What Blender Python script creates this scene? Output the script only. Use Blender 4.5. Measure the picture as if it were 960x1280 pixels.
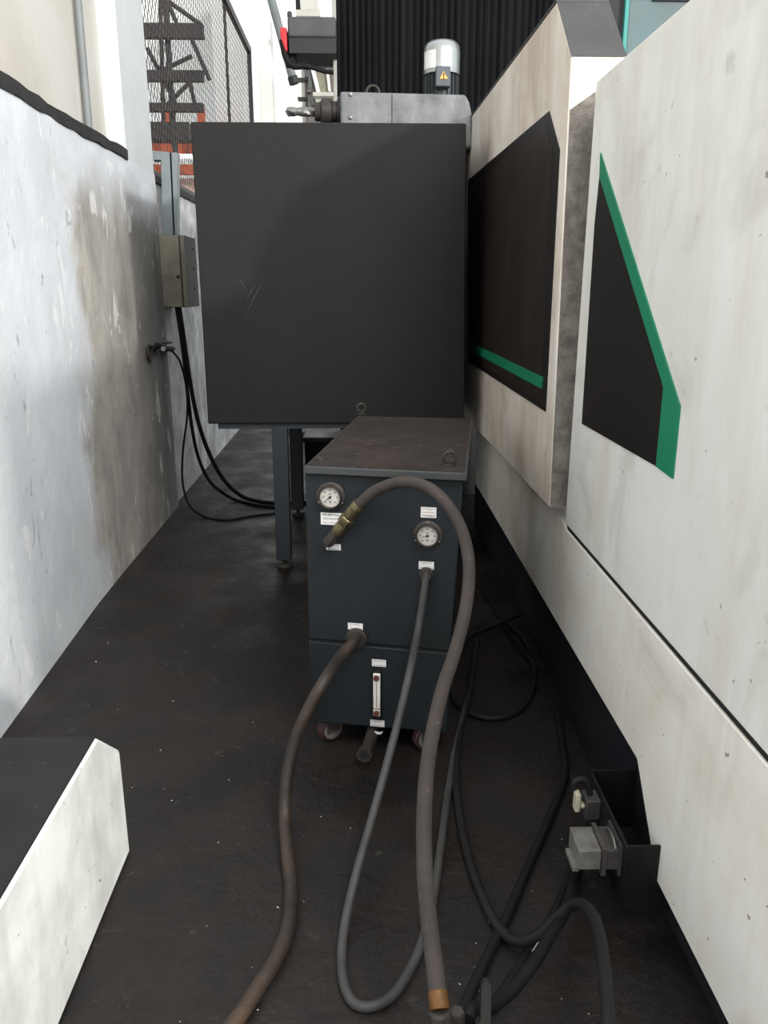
import bpy, bmesh, math, random
import numpy as np
from mathutils import Vector, Matrix
random.seed(7)
for o in list(bpy.data.objects): bpy.data.objects.remove(o)
S = bpy.context.scene
COL = S.collection

# ------------------------------------------------------------------ camera, world, sun, exposure
FPX, HC = 1000.0, 1.4
d = Vector(((450-480)/FPX, (640-360)/FPX, 1.0)).normalized()
PSI = -math.asin(d.x); TH = math.acos(d.z/math.cos(PSI))
R_ = Vector((math.cos(PSI), -math.sin(PSI), 0))
F_ = Vector((math.sin(PSI)*math.cos(TH), math.cos(PSI)*math.cos(TH), -math.sin(TH)))
U_ = R_.cross(F_)
cam = bpy.data.cameras.new('camera'); cam.sensor_fit = 'VERTICAL'; cam.sensor_height = 36.0
cam.lens = 36.0*FPX/1280.0; cam.clip_start = 0.02; cam.clip_end = 200
co = bpy.data.objects.new('camera', cam); COL.objects.link(co)
m = Matrix((R_, U_, -F_)).transposed().to_4x4(); m.translation = (0, 0, HC); co.matrix_world = m
S.camera = co

w = bpy.data.worlds.new('world'); S.world = w; w.use_nodes = True
bg = w.node_tree.nodes['Background']; bg.inputs[0].default_value = (0.93, 0.97, 1.0, 1); bg.inputs[1].default_value = 1.12

def sun(name, dirv, strength, angle, col):
    l = bpy.data.lights.new(name, 'SUN'); l.energy = strength; l.angle = math.radians(angle); l.color = col
    o = bpy.data.objects.new(name, l); COL.objects.link(o)
    o.rotation_euler = Vector(dirv).to_track_quat('-Z', 'Y').to_euler(); o.location = (3, -3, 6)
sun('skylight_sun', (-0.62, 0.80, -0.29), 1.75, 3.4, (1.0, 0.97, 0.93))
def area(name, loc, aim, size, power, col):
    l = bpy.data.lights.new(name, 'AREA'); l.energy = power; l.size = size; l.color = col
    o = bpy.data.objects.new(name, l); COL.objects.link(o); o.location = loc
    o.rotation_euler = (Vector(aim)-Vector(loc)).to_track_quat('-Z', 'Y').to_euler()
area('aisle_fill', (1.5, -.6, 4.2), (-1.0, .8, .5), 2.0, 240, (1.0, 0.98, 0.95))  # added fill lamp out of view, brightens the cover and left wall
S.view_settings.view_transform = 'Standard'; S.view_settings.look = 'None'
S.view_settings.gamma = 1; S.view_settings.use_curve_mapping = False
S.view_settings.exposure = 0.3

# ------------------------------------------------------------------ reading points of the place from sight lines
CAM = Vector((0, 0, HC))
def ray(x, y): return F_ + R_*((x-480)/FPX) + U_*((640-y)/FPX)
def onX(x, y, X): r = ray(x, y); return CAM + r*(X/r.x)
def onY(x, y, Y): r = ray(x, y); return CAM + r*(Y/r.y)
def onZ(x, y, Z): r = ray(x, y); return CAM + r*((Z-HC)/r.z)

# ------------------------------------------------------------------ materials
def lin(c): return tuple(((v/255)/12.92 if v/255 <= .04045 else ((v/255+.055)/1.055)**2.4) for v in c)
MAT = {}
def mat(name, base, dirt=None, amt=.5, scale=3.0, rough=.6, rough2=None, metal=0.0, bump=.1, bscale=60, streak=None, samt=.5,
        speck=None, spamt=.3, spscale=40, spec=.5, sstretch=.12, shade_zone=None, dab=None, mark=None, chip=None, chipscale=36, smudge=None):
    m = bpy.data.materials.new(name); m.use_nodes = True; nt = m.node_tree; N = nt.nodes; L = nt.links
    b = N['Principled BSDF']; b.inputs['Metallic'].default_value = metal; b.inputs['Roughness'].default_value = rough
    b.inputs['Specular IOR Level'].default_value = spec
    tc = N.new('ShaderNodeTexCoord')
    def noise(sc, det=6, ro=.6, mp=None, dist=0.0):
        n = N.new('ShaderNodeTexNoise'); n.inputs['Scale'].default_value = sc; n.inputs['Detail'].default_value = det
        n.inputs['Roughness'].default_value = ro; n.inputs['Distortion'].default_value = dist
        if mp:
            mm = N.new('ShaderNodeMapping'); mm.inputs['Scale'].default_value = mp
            L.new(tc.outputs['Object'], mm.inputs[0]); L.new(mm.outputs[0], n.inputs['Vector'])
        else: L.new(tc.outputs['Object'], n.inputs['Vector'])
        return n.outputs['Fac']
    def ramp(s, lo, hi, top=1.0):
        r = N.new('ShaderNodeMapRange'); r.inputs[1].default_value = lo; r.inputs[2].default_value = hi
        r.inputs[3].default_value = 0; r.inputs[4].default_value = top; L.new(s, r.inputs[0]); return r.outputs[0]
    def mix(f, a, bb):
        x = N.new('ShaderNodeMix'); x.data_type = 'RGBA'
        if hasattr(f, 'links'): L.new(f, x.inputs[0])
        else: x.inputs[0].default_value = f
        for sk, v in ((x.inputs[6], a), (x.inputs[7], bb)):
            if hasattr(v, 'links'): L.new(v, sk)
            else: sk.default_value = (*lin(v), 1)
        return x.outputs[2]
    c = None
    if dirt:
        n1 = noise(scale, 8, .62, dist=.3)
        c = mix(ramp(n1, .62-.3*amt-.12, .62-.3*amt+.22, min(1, amt+.35)), base, dirt)
    if streak:
        n2 = noise(5, 7, .65, (1, 1, sstretch))
        c = mix(ramp(n2, .48, .75, samt), c if c else base, streak)
    if speck:
        n3 = noise(spscale, 3, .6)
        c = mix(ramp(n3, .66, .74, spamt), c if c else base, speck)
    if shade_zone:                                          # cabinet shade and grime painted on wall: (colour, darker colour, y start, y full)
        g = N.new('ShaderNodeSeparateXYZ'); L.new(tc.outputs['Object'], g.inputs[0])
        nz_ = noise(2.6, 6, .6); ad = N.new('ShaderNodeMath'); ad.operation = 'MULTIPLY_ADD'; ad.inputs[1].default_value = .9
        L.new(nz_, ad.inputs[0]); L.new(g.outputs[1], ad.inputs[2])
        zc = mix(ramp(noise(3.2, 8, .65, dist=.4), .40, .68, .8), shade_zone[0], shade_zone[1])
        zc = mix(ramp(noise(6, 7, .65, (1, 1, .25)), .48, .72, .5), zc, shade_zone[4])
        zc = mix(ramp(ad.outputs[0], shade_zone[3]+.6, shade_zone[3]+1.5, .62), zc, shade_zone[4])
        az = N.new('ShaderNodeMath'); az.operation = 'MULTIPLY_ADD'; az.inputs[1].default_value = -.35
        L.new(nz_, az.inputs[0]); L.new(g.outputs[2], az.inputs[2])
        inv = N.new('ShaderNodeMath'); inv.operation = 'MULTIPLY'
        L.new(ramp(ad.outputs[0], shade_zone[2]+.52, shade_zone[3]+.42), inv.inputs[0]); L.new(ramp(az.outputs[0], 1.80, 1.55), inv.inputs[1])
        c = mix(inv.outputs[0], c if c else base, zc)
    if smudge: c = mix(ramp(noise(2.3, 5, .6, dist=1.2), .52, .74, .55), c, smudge)
    if dab: c = mix(ramp(noise(7, 3, .55, (1, 1.6, .7), .6), .635, .68, .55), c, dab)
    if mark: c = mix(ramp(noise(9, 4, .6, (1, 1, .6), .8), .655, .72, .6), c, mark)
    if chip: c = mix(ramp(noise(chipscale, 2, .5), .735, .75, .7), c if c else base, chip)
    if c is None: b.inputs['Base Color'].default_value = (*lin(base), 1)
    else: L.new(c, b.inputs['Base Color'])
    if rough2 is not None:
        nr = noise(scale*1.7, 5, .6)
        r = N.new('ShaderNodeMapRange'); r.inputs[1].default_value = .35; r.inputs[2].default_value = .65
        r.inputs[3].default_value = rough; r.inputs[4].default_value = rough2; L.new(nr, r.inputs[0]); L.new(r.outputs[0], b.inputs['Roughness'])
    if bump:
        bp = N.new('ShaderNodeBump'); bp.inputs['Strength'].default_value = bump; bp.inputs['Distance'].default_value = .01
        L.new(noise(bscale, 5, .65), bp.inputs['Height']); L.new(bp.outputs[0], b.inputs['Normal'])
    MAT[name] = m; return m
def emit(name, col, s):
    m = bpy.data.materials.new(name); m.use_nodes = True; b = m.node_tree.nodes['Principled BSDF']
    b.inputs['Base Color'].default_value = (*lin(col), 1); b.inputs['Emission Color'].default_value = (*lin(col), 1); b.inputs['Emission Strength'].default_value = s
    return m

m_floor = mat('oily_floor', (36,31,28), (11,10,10), .55, 1.9, .72, .34, bump=.45, bscale=30, streak=(36,27,23), samt=.75, mark=(66,63,60), speck=(84,80,76), spamt=.35, spscale=70, sstretch=1, spec=.35)
m_wall = mat('white_plaster', (215,219,223), (186,189,194), .35, 3.0, .8, bump=.25, bscale=18, streak=(196,197,199), samt=.6, speck=(120,120,122), spamt=.3, spscale=22, shade_zone=((186,181,172), (146,141,136), 3.40, 3.75, (96,92,92)), dab=(236,237,235), mark=(104,104,106))
m_pier = mat('tan_plaster', (196,191,183), (112,106,102), .5, 3.2, .8, bump=.3, bscale=22, streak=(92,86,86), samt=.75, speck=(205,203,198), spamt=.5, spscale=16)
m_peel = mat('peeling_plaster', (214,214,214), (110,108,110), .4, 6, .85, bump=.4, bscale=25, streak=(86,84,86), samt=.7)
m_cream = mat('cream_board', (197,195,187), (174,167,154), .35, 2.0, .7, bump=.06, streak=(205,198,186), samt=.4)
m_palepier = mat('pale_column_paint', (204,208,207), (186,190,190), .35, 3, .7, bump=.08)
m_capblk = mat('tarred_cap', (24,24,25), (52,50,48), .4, 14, .8, bump=.9, bscale=45)
m_white = mat('white_enamel', (232,232,227), (210,206,199), .35, 1.6, .42, .55, bump=.04, bscale=90, streak=(196,184,170), samt=.55, smudge=(176,170,162), speck=(150,146,140), spamt=.3, spscale=12, sstretch=.18, chip=(92,86,80))
m_white2 = mat('stained_white_enamel', (232,224,214), (196,178,158), .42, 2.3, .45, .6, bump=.06, bscale=90, streak=(160,138,116), samt=.6, smudge=(168,150,130), speck=(150,138,124), spamt=.35, spscale=14, sstretch=.2, chip=(92,84,76), chipscale=44)
m_apron = mat('apron_enamel', (240,238,232), (214,198,178), .46, 1.8, .42, .55, bump=.04, bscale=90, streak=(196,182,164), samt=.45, chip=(96,90,82), smudge=(184,172,156))
m_return_shade = mat('grimy_shaded_return', (150,144,136), (98,92,86), .6, 22, .9, bump=.8, bscale=140, speck=(40,38,36), spamt=.6, spscale=90)
m_dkcap = mat('dark_cap_paint', (58,58,58), (42,41,40), .5, 4, .6, bump=.08, speck=(130,128,126), spamt=.25, spscale=30)
m_win = mat('smoked_window', (42,34,31), (34,28,26), .5, 2, .38, .5, spec=.3, bump=.02, streak=(58,49,44), samt=.4)
m_winedge = mat('window_border', (28,26,26), (34,31,30), .4, 6, .45, spec=.3, bump=.02)
m_decal = mat('black_decal', (27,24,23), (33,28,27), .4, 3, .45, spec=.25, bump=.02)
m_green = mat('green_stripe', (18,128,92), (22,112,82), .4, 4, .45, bump=.02)
m_base = mat('navy_base', (30,33,39), (20,22,26), .5, 2.5, .4, .6, bump=.05)
m_black = mat('black_gap', (12,12,13), None, rough=.8, bump=0)
m_cab = mat('charcoal_powdercoat', (33,32,32), (29,29,28), .4, 3, .62, spec=.2, bump=.25, bscale=220, streak=(42,41,40), samt=.25, speck=(60,59,57), spamt=.2, spscale=60)
m_scr = mat('scratch_grey', (52,51,50), None, rough=.7, bump=0)
m_leg = mat('slate_paint', (36,41,47), (30,33,36), .4, 6, .55, bump=.05)
m_unit = mat('slate_blue_enamel', (30,35,39), (23,27,30), .5, 4, .5, .65, spec=.3, bump=.05, bscale=80, speck=(28,30,32), spamt=.5, spscale=24, streak=(27,30,32), samt=.4)
m_lid = mat('dusty_lid', (60,52,49), (38,34,32), .5, 9, .9, spec=.2, bump=1.0, bscale=55, speck=(138,130,122), spamt=.6, spscale=60, chip=(30,28,27), chipscale=50)
m_lidedge = mat('lid_edge', (54,58,62), (64,60,57), .5, 10, .7, bump=.2, bscale=90)
m_rub = mat('dusty_rubber', (62,54,50), (44,38,36), .5, 12, .8, bump=.25, bscale=90, speck=(150,146,140), spamt=.25, spscale=40)
m_rub2 = mat('grey_rubber', (64,63,62), (42,41,40), .5, 10, .6, bump=.15, bscale=90, speck=(24,24,24), spamt=.5, spscale=34)
m_rub3 = mat('oily_brown_rubber', (32,28,26), (92,68,46), .30, 5, .55, bump=.25, bscale=60, streak=(36,32,30), samt=.8, sstretch=.4)
m_rubd = mat('dark_rubber', (29,27,26), (19,18,18), .5, 9, .6, spec=.3, bump=.15, bscale=80)
m_rubk = mat('black_rubber', (15,15,16), (22,21,21), .5, 9, .7, spec=.25, bump=.1, bscale=80)
m_brass = mat('grimy_brass', (128,118,86), (60,54,42), .5, 40, .4, metal=.7, bump=.2, bscale=120)
m_oring = mat('oxidised_brass', (118,80,34), (56,40,22), .45, 40, .5, metal=.35, bump=.25, bscale=120)
m_steel = mat('worn_steel', (140,140,138), (84,80,76), .45, 20, .45, metal=.75, bump=.1)
m_dsteel = mat('dark_iron', (72,67,63), (46,43,41), .5, 20, .6, metal=.5, bump=.2, bscale=90)
m_dial = mat('dial_face', (196,192,184), (170,162,150), .4, 60, .5, bump=0)
m_ink = mat('black_ink', (28,26,26), None, rough=.6, bump=0)
m_red = mat('red_ink', (150,48,48), None, rough=.6, bump=0)
m_sticker = mat('white_sticker', (228,226,224), (204,200,196), .3, 60, .5, bump=0)
m_glass = mat('sight_tube', (226,224,214), (198,192,176), .35, 30, .25, bump=0)
m_redbolt = mat('rusty_red_bolt', (112,58,50), (64,44,40), .5, 60, .6, bump=.2, bscale=120)
m_wheel = mat('caster_tread', (38,24,26), (96,48,54), .4, 30, .6, bump=.2)
m_gal = mat('galvanised_sheet', (128,138,140), (108,114,116), .4, 7, .5, bump=.05, speck=(80,84,86), spamt=.3)
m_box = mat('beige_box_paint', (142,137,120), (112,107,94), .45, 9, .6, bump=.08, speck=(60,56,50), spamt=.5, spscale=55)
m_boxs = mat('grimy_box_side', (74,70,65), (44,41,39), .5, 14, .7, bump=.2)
m_bel = mat('bellows_fabric', (22,23,26), (17,18,20), .4, 5, .5, bump=.05)
m_belr = mat('pale_rail', (168,168,160), (130,130,124), .4, 8, .6, bump=.05)
m_head = mat('grey_casting_paint', (86,88,90), (138,140,140), .5, 7, .6, bump=.08, speck=(74,76,78), spamt=.3, spscale=30)
m_motor = mat('silver_cowl', (178,182,180), (150,152,150), .35, 10, .3, metal=.75, bump=.03)
m_mfin = mat('motor_casting', (58,62,66), (40,42,44), .5, 14, .5, metal=.3, bump=.1)
m_tbox = mat('terminal_box_paint', (78,84,92), (64,68,74), .4, 20, .55, bump=.05)
m_yel = mat('warning_yellow', (214,168,78), None, rough=.6, bump=0)
m_teal = mat('teal_enamel', (90,114,116), (98,98,95), .45, 5, .55, bump=.06, streak=(100,128,130), samt=.4)
m_tealedge = mat('teal_edge', (60,150,140), None, rough=.5, bump=0)
m_redp = mat('red_plastic', (190,28,38), None, rough=.45, bump=0)
m_beam = mat('dark_beam_paint', (70,72,72), (52,53,54), .5, 8, .6, bump=.08)
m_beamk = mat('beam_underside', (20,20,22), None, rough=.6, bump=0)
m_conn = mat('grey_connector', (122,120,116), (78,74,70), .5, 24, .6, bump=.15, bscale=90)
m_conn2 = mat('dark_connector', (72,68,66), (48,45,44), .5, 24, .6, bump=.15, bscale=90)
m_ivory = mat('ivory_plug', (206,198,176), (120,112,98), .4, 60, .5, bump=.1)
m_brk = mat('bracket_paint', (25,24,24), (19,18,18), .5, 14, .6, spec=.25, bump=.1)
m_fgtop = mat('grimy_dark_top', (36,35,35), (24,23,23), .5, 4, .7, spec=.2, bump=.15, speck=(104,102,100), spamt=.25, spscale=26)
m_fgside = mat('scuffed_white_enamel', (232,234,230), (178,178,174), .32, 5, .5, bump=.06, streak=(140,134,128), samt=.45, speck=(120,114,108), spamt=.5, spscale=11, sstretch=.35, chip=(110,104,98))
m_mesh = mat('expanded_metal', (66,58,54), (44,39,37), .5, 6, .6, metal=.2, bump=0)
m_fr = mat('black_steel', (26,25,26), (42,40,40), .4, 9, .55, bump=.05)
m_beamst = mat('brown_steel', (44,39,37), (30,27,26), .5, 3, .7, bump=.05)
m_orange = mat('orange_rack_paint', (204,92,46), (160,70,36), .4, 3, .6, bump=0)
m_pale = mat('pale_crate', (214,190,176), (190,160,146), .4, 3, .6, bump=0)
m_far = mat('white_hall_wall', (232,232,228), (208,204,196), .35, .8, .8, bump=0)
m_strut = mat('grey_strut_paint', (124,128,128), (100,103,103), .4, 5, .6, bump=0)
m_cbrown = mat('brown_post', (118,106,98), (92,82,76), .4, 3, .6, bump=0)
m_tube = emit('lit_tube', (255,252,246), 2.2)
m_chip = mat('bright_swarf', (190,188,182), None, rough=.4, metal=.4, bump=0)

# ------------------------------------------------------------------ mesh helpers
class MB:
    def __init__(s): s.v = []; s.f = []
    def raw(s, vs, fs):
        n = len(s.v); s.v += [tuple(v) for v in vs]; s.f += [tuple(i+n for i in f) for f in fs]; return s
    def box(s, a, b):
        x0, x1 = sorted((a[0], b[0])); y0, y1 = sorted((a[1], b[1])); z0, z1 = sorted((a[2], b[2]))
        vs = [(x0,y0,z0),(x1,y0,z0),(x1,y1,z0),(x0,y1,z0),(x0,y0,z1),(x1,y0,z1),(x1,y1,z1),(x0,y1,z1)]
        return s.raw(vs, [(0,3,2,1),(4,5,6,7),(0,1,5,4),(1,2,6,5),(2,3,7,6),(3,0,4,7)])
    def obox(s, c, ax, ay, az, hx, hy, hz):     # oriented box
        c = Vector(c); ax, ay, az = (Vector(q).normalized() for q in (ax, ay, az)); vs = []
        for k in (-1, 1):
            for i, j in ((-1,-1),(1,-1),(1,1),(-1,1)): vs.append(c+ax*hx*i+ay*hy*j+az*hz*k)
        return s.raw(vs, [(0,3,2,1),(4,5,6,7),(0,1,5,4),(1,2,6,5),(2,3,7,6),(3,0,4,7)])
    def prism(s, poly, ext):
        ext = Vector(ext); p = [Vector(q) for q in poly]; n = len(p)
        return s.raw(p+[q+ext for q in p], [tuple(range(n)), tuple(reversed(range(n, 2*n)))] + [((i+1) % n, i, i+n, (i+1) % n+n) for i in range(n)])
    def tube(s, pts, r, n=14, step=6, smooth=True):
        p = [Vector(q) for q in pts]
        if smooth and len(p) > 2:
            e = [p[0]*2-p[1]] + p + [p[-1]*2-p[-2]]; q = []
            for i in range(1, len(e)-2):
                for k in range(step):
                    t = k/step; a, b, c, dd = e[i-1], e[i], e[i+1], e[i+2]
                    q.append(.5*((2*b)+(c-a)*t+(2*a-5*b+4*c-dd)*t*t+(3*b-a-3*c+dd)*t**3))
            q.append(p[-1]); p = q
        rs = r if callable(r) else (lambda t: r)
        T = [(p[min(i+1, len(p)-1)]-p[max(i-1, 0)]).normalized() for i in range(len(p))]
        a = T[0].orthogonal().normalized(); vs = []
        for i, q in enumerate(p):
            a = (a-T[i]*a.dot(T[i])).normalized(); b = T[i].cross(a); rr = rs(i/(len(p)-1))
            for k in range(n):
                an = 2*math.pi*k/n; vs.append(q+(a*math.cos(an)+b*math.sin(an))*rr)
        fs = [(i*n+k, i*n+(k+1) % n, (i+1)*n+(k+1) % n, (i+1)*n+k) for i in range(len(p)-1) for k in range(n)]
        m_ = len(p)-1
        fs += [tuple(reversed(range(n))), tuple(m_*n+k for k in range(n))]
        return s.raw(vs, fs)
    def cyl(s, p0, p1, r, n=20): return s.tube([p0, p1], r, n, smooth=False)
    def lathe(s, prof, o, ax, n=28):            # prof: (radius, along)
        o = Vector(o); ax = Vector(ax).normalized(); a = ax.orthogonal().normalized(); b = ax.cross(a); vs = []
        for r, h in prof:
            for k in range(n):
                an = 2*math.pi*k/n; vs.append(o+ax*h+(a*math.cos(an)+b*math.sin(an))*r)
        fs = [(i*n+k, i*n+(k+1) % n, (i+1)*n+(k+1) % n, (i+1)*n+k) for i in range(len(prof)-1) for k in range(n)]
        fs += [tuple(reversed(range(n))), tuple((len(prof)-1)*n+k for k in range(n))]
        return s.raw(vs, fs)
    def torus(s, c, ax, R, r, n=28, k=10):
        c = Vector(c); ax = Vector(ax).normalized(); a = ax.orthogonal().normalized(); b = ax.cross(a); vs = []
        for i in range(n):
            an = 2*math.pi*i/n; e = a*math.cos(an)+b*math.sin(an)
            for j in range(k):
                q = 2*math.pi*j/k; vs.append(c+e*(R+r*math.cos(q))+ax*r*math.sin(q))
        return s.raw(vs, [(i*k+j, ((i+1) % n)*k+j, ((i+1) % n)*k+(j+1) % k, i*k+(j+1) % k) for i in range(n) for j in range(k)])
    def hexa(s, p0, p1, r): return s.tube([p0, p1], r, 6, smooth=False)
    def build(s, name, material, parent=None, bevel=0.0, smooth=40, seg=2):
        me = bpy.data.meshes.new(name)
        org = Vector((0, 0, 0))
        if parent is not None: org = ROOT.get(parent.name, Vector((0, 0, 0)))
        me.from_pydata([tuple(Vector(v)-org) for v in s.v], [], s.f); me.update()
        bm = bmesh.new(); bm.from_mesh(me); bmesh.ops.recalc_face_normals(bm, faces=bm.faces); bm.to_mesh(me); bm.free()
        me.materials.append(material)
        o = bpy.data.objects.new(name, me); COL.objects.link(o)
        if parent is not None: o.parent = parent; ROOT[o.name] = org
        else: ROOT[o.name] = Vector((0, 0, 0))
        if bevel:
            b = o.modifiers.new('bevel', 'BEVEL'); b.width = bevel; b.segments = seg; b.limit_method = 'ANGLE'; b.angle_limit = math.radians(35)
        if smooth:
            me.polygons.foreach_set('use_smooth', [True]*len(me.polygons))
            try: me.set_sharp_from_angle(angle=math.radians(smooth))
            except Exception: pass
        return o
ROOT = {}
def tag(o, label, cat, group=None):
    o['label'] = label; o['category'] = cat
    if group: o['group'] = group
    return o
def thing(name, label, cat, loc, group=None):
    o = bpy.data.objects.new(name, None); COL.objects.link(o); o.location = loc; o.empty_display_size = .05
    ROOT[o.name] = Vector(loc); return tag(o, label, cat, group)
def struct(mb, name, material, **k):
    o = mb.build(name, material, **k); o['kind'] = 'structure'; return o

# ------------------------------------------------------------------ setting
struct(MB().box((-6, -3, -.1), (6, 26, 0)), 'floor', m_floor)
wl = MB()                                                                    # low plastered wall
prof = [(-1.13, -1.5), (-1.17, 2.3), (-1.215, 3.45)]
wl.prism([(-1.13, -1.5, 0), (-1.17, 2.3, 0), (-1.215, 3.45, 0), (-1.22, 3.9, 0), (-1.22, 5.18, 0), (-1.42, 5.18, 0), (-1.42, -1.5, 0)], (0, 0, 2.05))
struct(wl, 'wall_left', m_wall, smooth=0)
struct(MB().box((-1.42, 5.18, 0), (-1.25, 12.2, 2.02)), 'wall_left_back', m_peel)
cap = MB(); n = 60
for i in range(n+1):                                                         # ragged tarred capping strip
    y = -1.5+(4.585+1.5)*i/n; j = random.uniform(-.006, .006); k = random.uniform(-.006, .004)
    xo = -1.125 if y < -1.4 else (-1.125-(y+1.5)/3.8*.04 if y < 2.3 else -1.165-(y-2.3)/1.15*.045 if y < 3.45 else -1.21)
    cap.v += [(xo+k, y, 2.048+j), (xo+k*.5, y, 2.098+k), (-1.32, y, 2.098), (-1.32, y, 2.05)]
for i in range(n):
    for k in range(4): a = i*4+k; b = i*4+(k+1) % 4; cap.f.append((a, b, b+4, a+4))
cap.f += [(0, 1, 2, 3), (n*4+3, n*4+2, n*4+1, n*4)]
struct(cap, 'trim_1', m_capblk)
struct(MB().box((-1.42, 5.18, 2.02), (-1.235, 12.2, 2.062)), 'trim_2', m_capblk)
up = MB().box((-1.40, -1.5, 2.05), (-1.32, 4.72, 4.6))
for y in (-.4, .5, 1.4, 2.3, 3.2): up.box((-1.322, y-.012, 2.1), (-1.312, y+.012, 4.6))
struct(up, 'wall_left_upper', m_cream)
struct(MB().box((-1.40, 4.60, 2.03), (-1.222, 5.18, 4.6)), 'column_left', m_palepier, bevel=.008)
struct(MB().box((-8, 26, 0), (8, 26.3, 12)), 'wall_back', m_far)
fw = MB().box((-2.1, 13.0, 0), (-1.7, 26, 10))
for y in (13.2, 15.6, 18, 20.5): fw.box((-1.7, y, 0), (-1.52, y+.45, 10))
struct(fw, 'wall_left_far', m_far)

# rod standing in front of the boards
rod = MB().cyl(onX(111, 158, -1.29)+Vector((0,0,-.06)), onX(98, 0, -1.29)+Vector((0,0,.5)), .017)
tag(rod.build('conduit_pipe', m_strut), 'thin grey vertical pipe on the cream boards left of the pale column', 'pipe')

# ------------------------------------------------------------------ white machine enclosure on the right
XR, XF = .60, .65
mach = thing('machine_enclosure', 'large dirty white machine enclosure with dark panels and green stripes along right side', 'machine', (.9, 2.4, 0))
def px(pts, X): return [onX(x, y, X) for x, y in pts]
a = onX(696, 2, XR); b = onX(714, 71, XR); c = onX(686, 635, XR); dd = onX(582, 524, XR); ee = onX(583, 152, XR)
poly = [(XR, 5.22, dd.z-.005), (XR, c.y, c.z), (XR, b.y, b.z), (XR, a.y, a.z), (XR, 5.22, ee.z)]
rp = MB().prism(poly, (.155, 0, 0)).build('rear_panel', m_white2, mach, bevel=.006)
# dark sloped top; grey strip paints shade and grime on the return face
tp = MB().prism([a+Vector((-.001,0,.002)), b+Vector((-.001,-.002,.002)), b+Vector((.158,-.002,.002)), a+Vector((.158,0,.002))], (0, .006, .006))
tp.prism([a+Vector((-.001,0,.002)), a+Vector((.158,0,.002)), Vector((XR+.158, 5.22, ee.z+.002)), Vector((XR-.001, 5.22, ee.z+.002))], (0, 0, .006))
tp.build('top_cap', m_dkcap, rp)
cz = onX(716, 128, XR).z
MB().prism([Vector((XR+.004, c.y-.004, c.z+.004)), Vector((XR+.15, c.y-.004, c.z+.004)), Vector((XR+.15, b.y-.006, cz+.09)), Vector((XR+.004, b.y-.006, cz-.01))], (0, .008, 0)).build('return_shade', m_return_shade, rp)
wn = px([(585,225),(686,139),(699,187),(681.5,514.5),(585,452)], XR-.003)
MB().prism(wn, (.006, 0, 0)).build('window_border', m_winedge, rp)
wi = px([(591,231),(681,152),(690,190),(674,502),(591,449)], XR-.005)
MB().prism(wi, (.006, 0, 0)).build('window', m_win, rp)
MB().prism(px([(586,427),(678,471.5),(676,485.5),(586,437.5)], XR-.007), (.006, 0, 0)).build('green_stripe', m_green, rp)
# front panel
f0 = onX(745, 104, XF); s0 = onX(706, 656, XF)
zt = f0.z+.004; zs = .674
fp = MB().prism([(XF, f0.y, zt), (XF, s0.y, zs), (XF, .25, zs), (XF, .25, zt)], (.10, 0, 0)).build('front_panel', m_white, mach, bevel=.004)
MB().prism(px([(749,221),(743,280),(727,529.5),(820,583),(829,484)], XF-.003), (.006, 0, 0)).build('black_decal', m_decal, fp)
MB().prism(px([(750,191),(749,221),(829,484),(819.5,583),(840,598.5),(849,508)], XF-.004), (.006, 0, 0)).build('green_stripe', m_green, fp)
# apron below
A0 = onX(593, 529, XF); A1 = onX(590.5, 600, XF); A2 = onX(795, 949, XF); A3 = onX(819.5, 1101, XF)
ap = MB().prism([(XF+.002, 4.45, A0.z-.02), (XF+.002, 4.45, A1.z+.003), (XF+.002, A2.y, A2.z), (XF+.002, A3.y, A3.z), (XF+.002, .25, A3.z), (XF+.002, .25, zs-.018), (XF+.002, 2.43, zs-.018), (XF+.002, 2.47, zs-.002), (XF+.002, 2.7, zs-.002)], (.05, 0, 0)).build('apron', m_apron, mach, bevel=.003)
MB().box((XF+.008, .25, zs-.03), (XF+.06, 2.44, zs+.012)).build('seam_gasket', m_black, mach)
MB().box((.695, .25, 0), (1.3, 4.75, .66)).build('base', m_base, mach, bevel=.004)
MB().box((.755, .25, .66), (1.6, 2.35, zt-.05)).build('inner_housing', m_base, mach)

# ------------------------------------------------------------------ charcoal cabinet across the end of the aisle
YC = 3.9
q = [onY(238,152,YC), onY(583,152,YC), onY(580.5,528,YC), onY(260,530,YC)]
cab = thing('machine_cabinet', 'big plain charcoal steel cabinet on legs closing off the end of the aisle', 'cabinet', ((q[0].x+q[1].x)/2, YC+.5, 0))
xa, xb, zb, ztp = q[3].x, q[2].x, q[3].z, q[0].z
MB().prism([(xa, YC, zb), (xb, YC, zb), (q[1].x, YC, ztp), (q[0].x, YC, ztp)], (0, 1.15, 0)).build('body', m_cab, cab, bevel=.006)
for (xa_, ya_, xb_, yb_) in ((331,345,303,402),(297,345,310,366),(321,352,306,378)):
    p_, q_ = onY(xa_, ya_, YC), onY(xb_, yb_, YC); sd = (q_-p_).cross(Vector((0,1,0))).normalized()*.0022
    MB().prism([p_, (p_+q_)/2+sd, q_, (p_+q_)/2-sd], (0, -.0006, 0)).build('scratch_mark', m_scr, cab)
MB().box((xa+.045, YC+.02, zb-.028), (xb-.01, YC+1.12, zb+.01)).build('base_frame', m_leg, cab)
for lx, ly in ((-.402, 3.945), (-.405, 4.92), (.40, 3.945), (.40, 4.92)):
    l = MB().box((lx-.038, ly-.038, .05), (lx+.038, ly+.038, zb-.02)).build('leg', m_leg, cab, bevel=.004)
    MB().lathe([(.036, 0), (.040, .006), (.040, .016), (.034, .022), (.012, .024), (.012, .055)], (lx, ly, 0), (0,0,1)).build('levelling_foot', m_dsteel, l)
tk = thing('coolant_tank', 'low black tank on the floor behind the cabinet legs', 'tank', (0, 5.16, 0))
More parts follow.
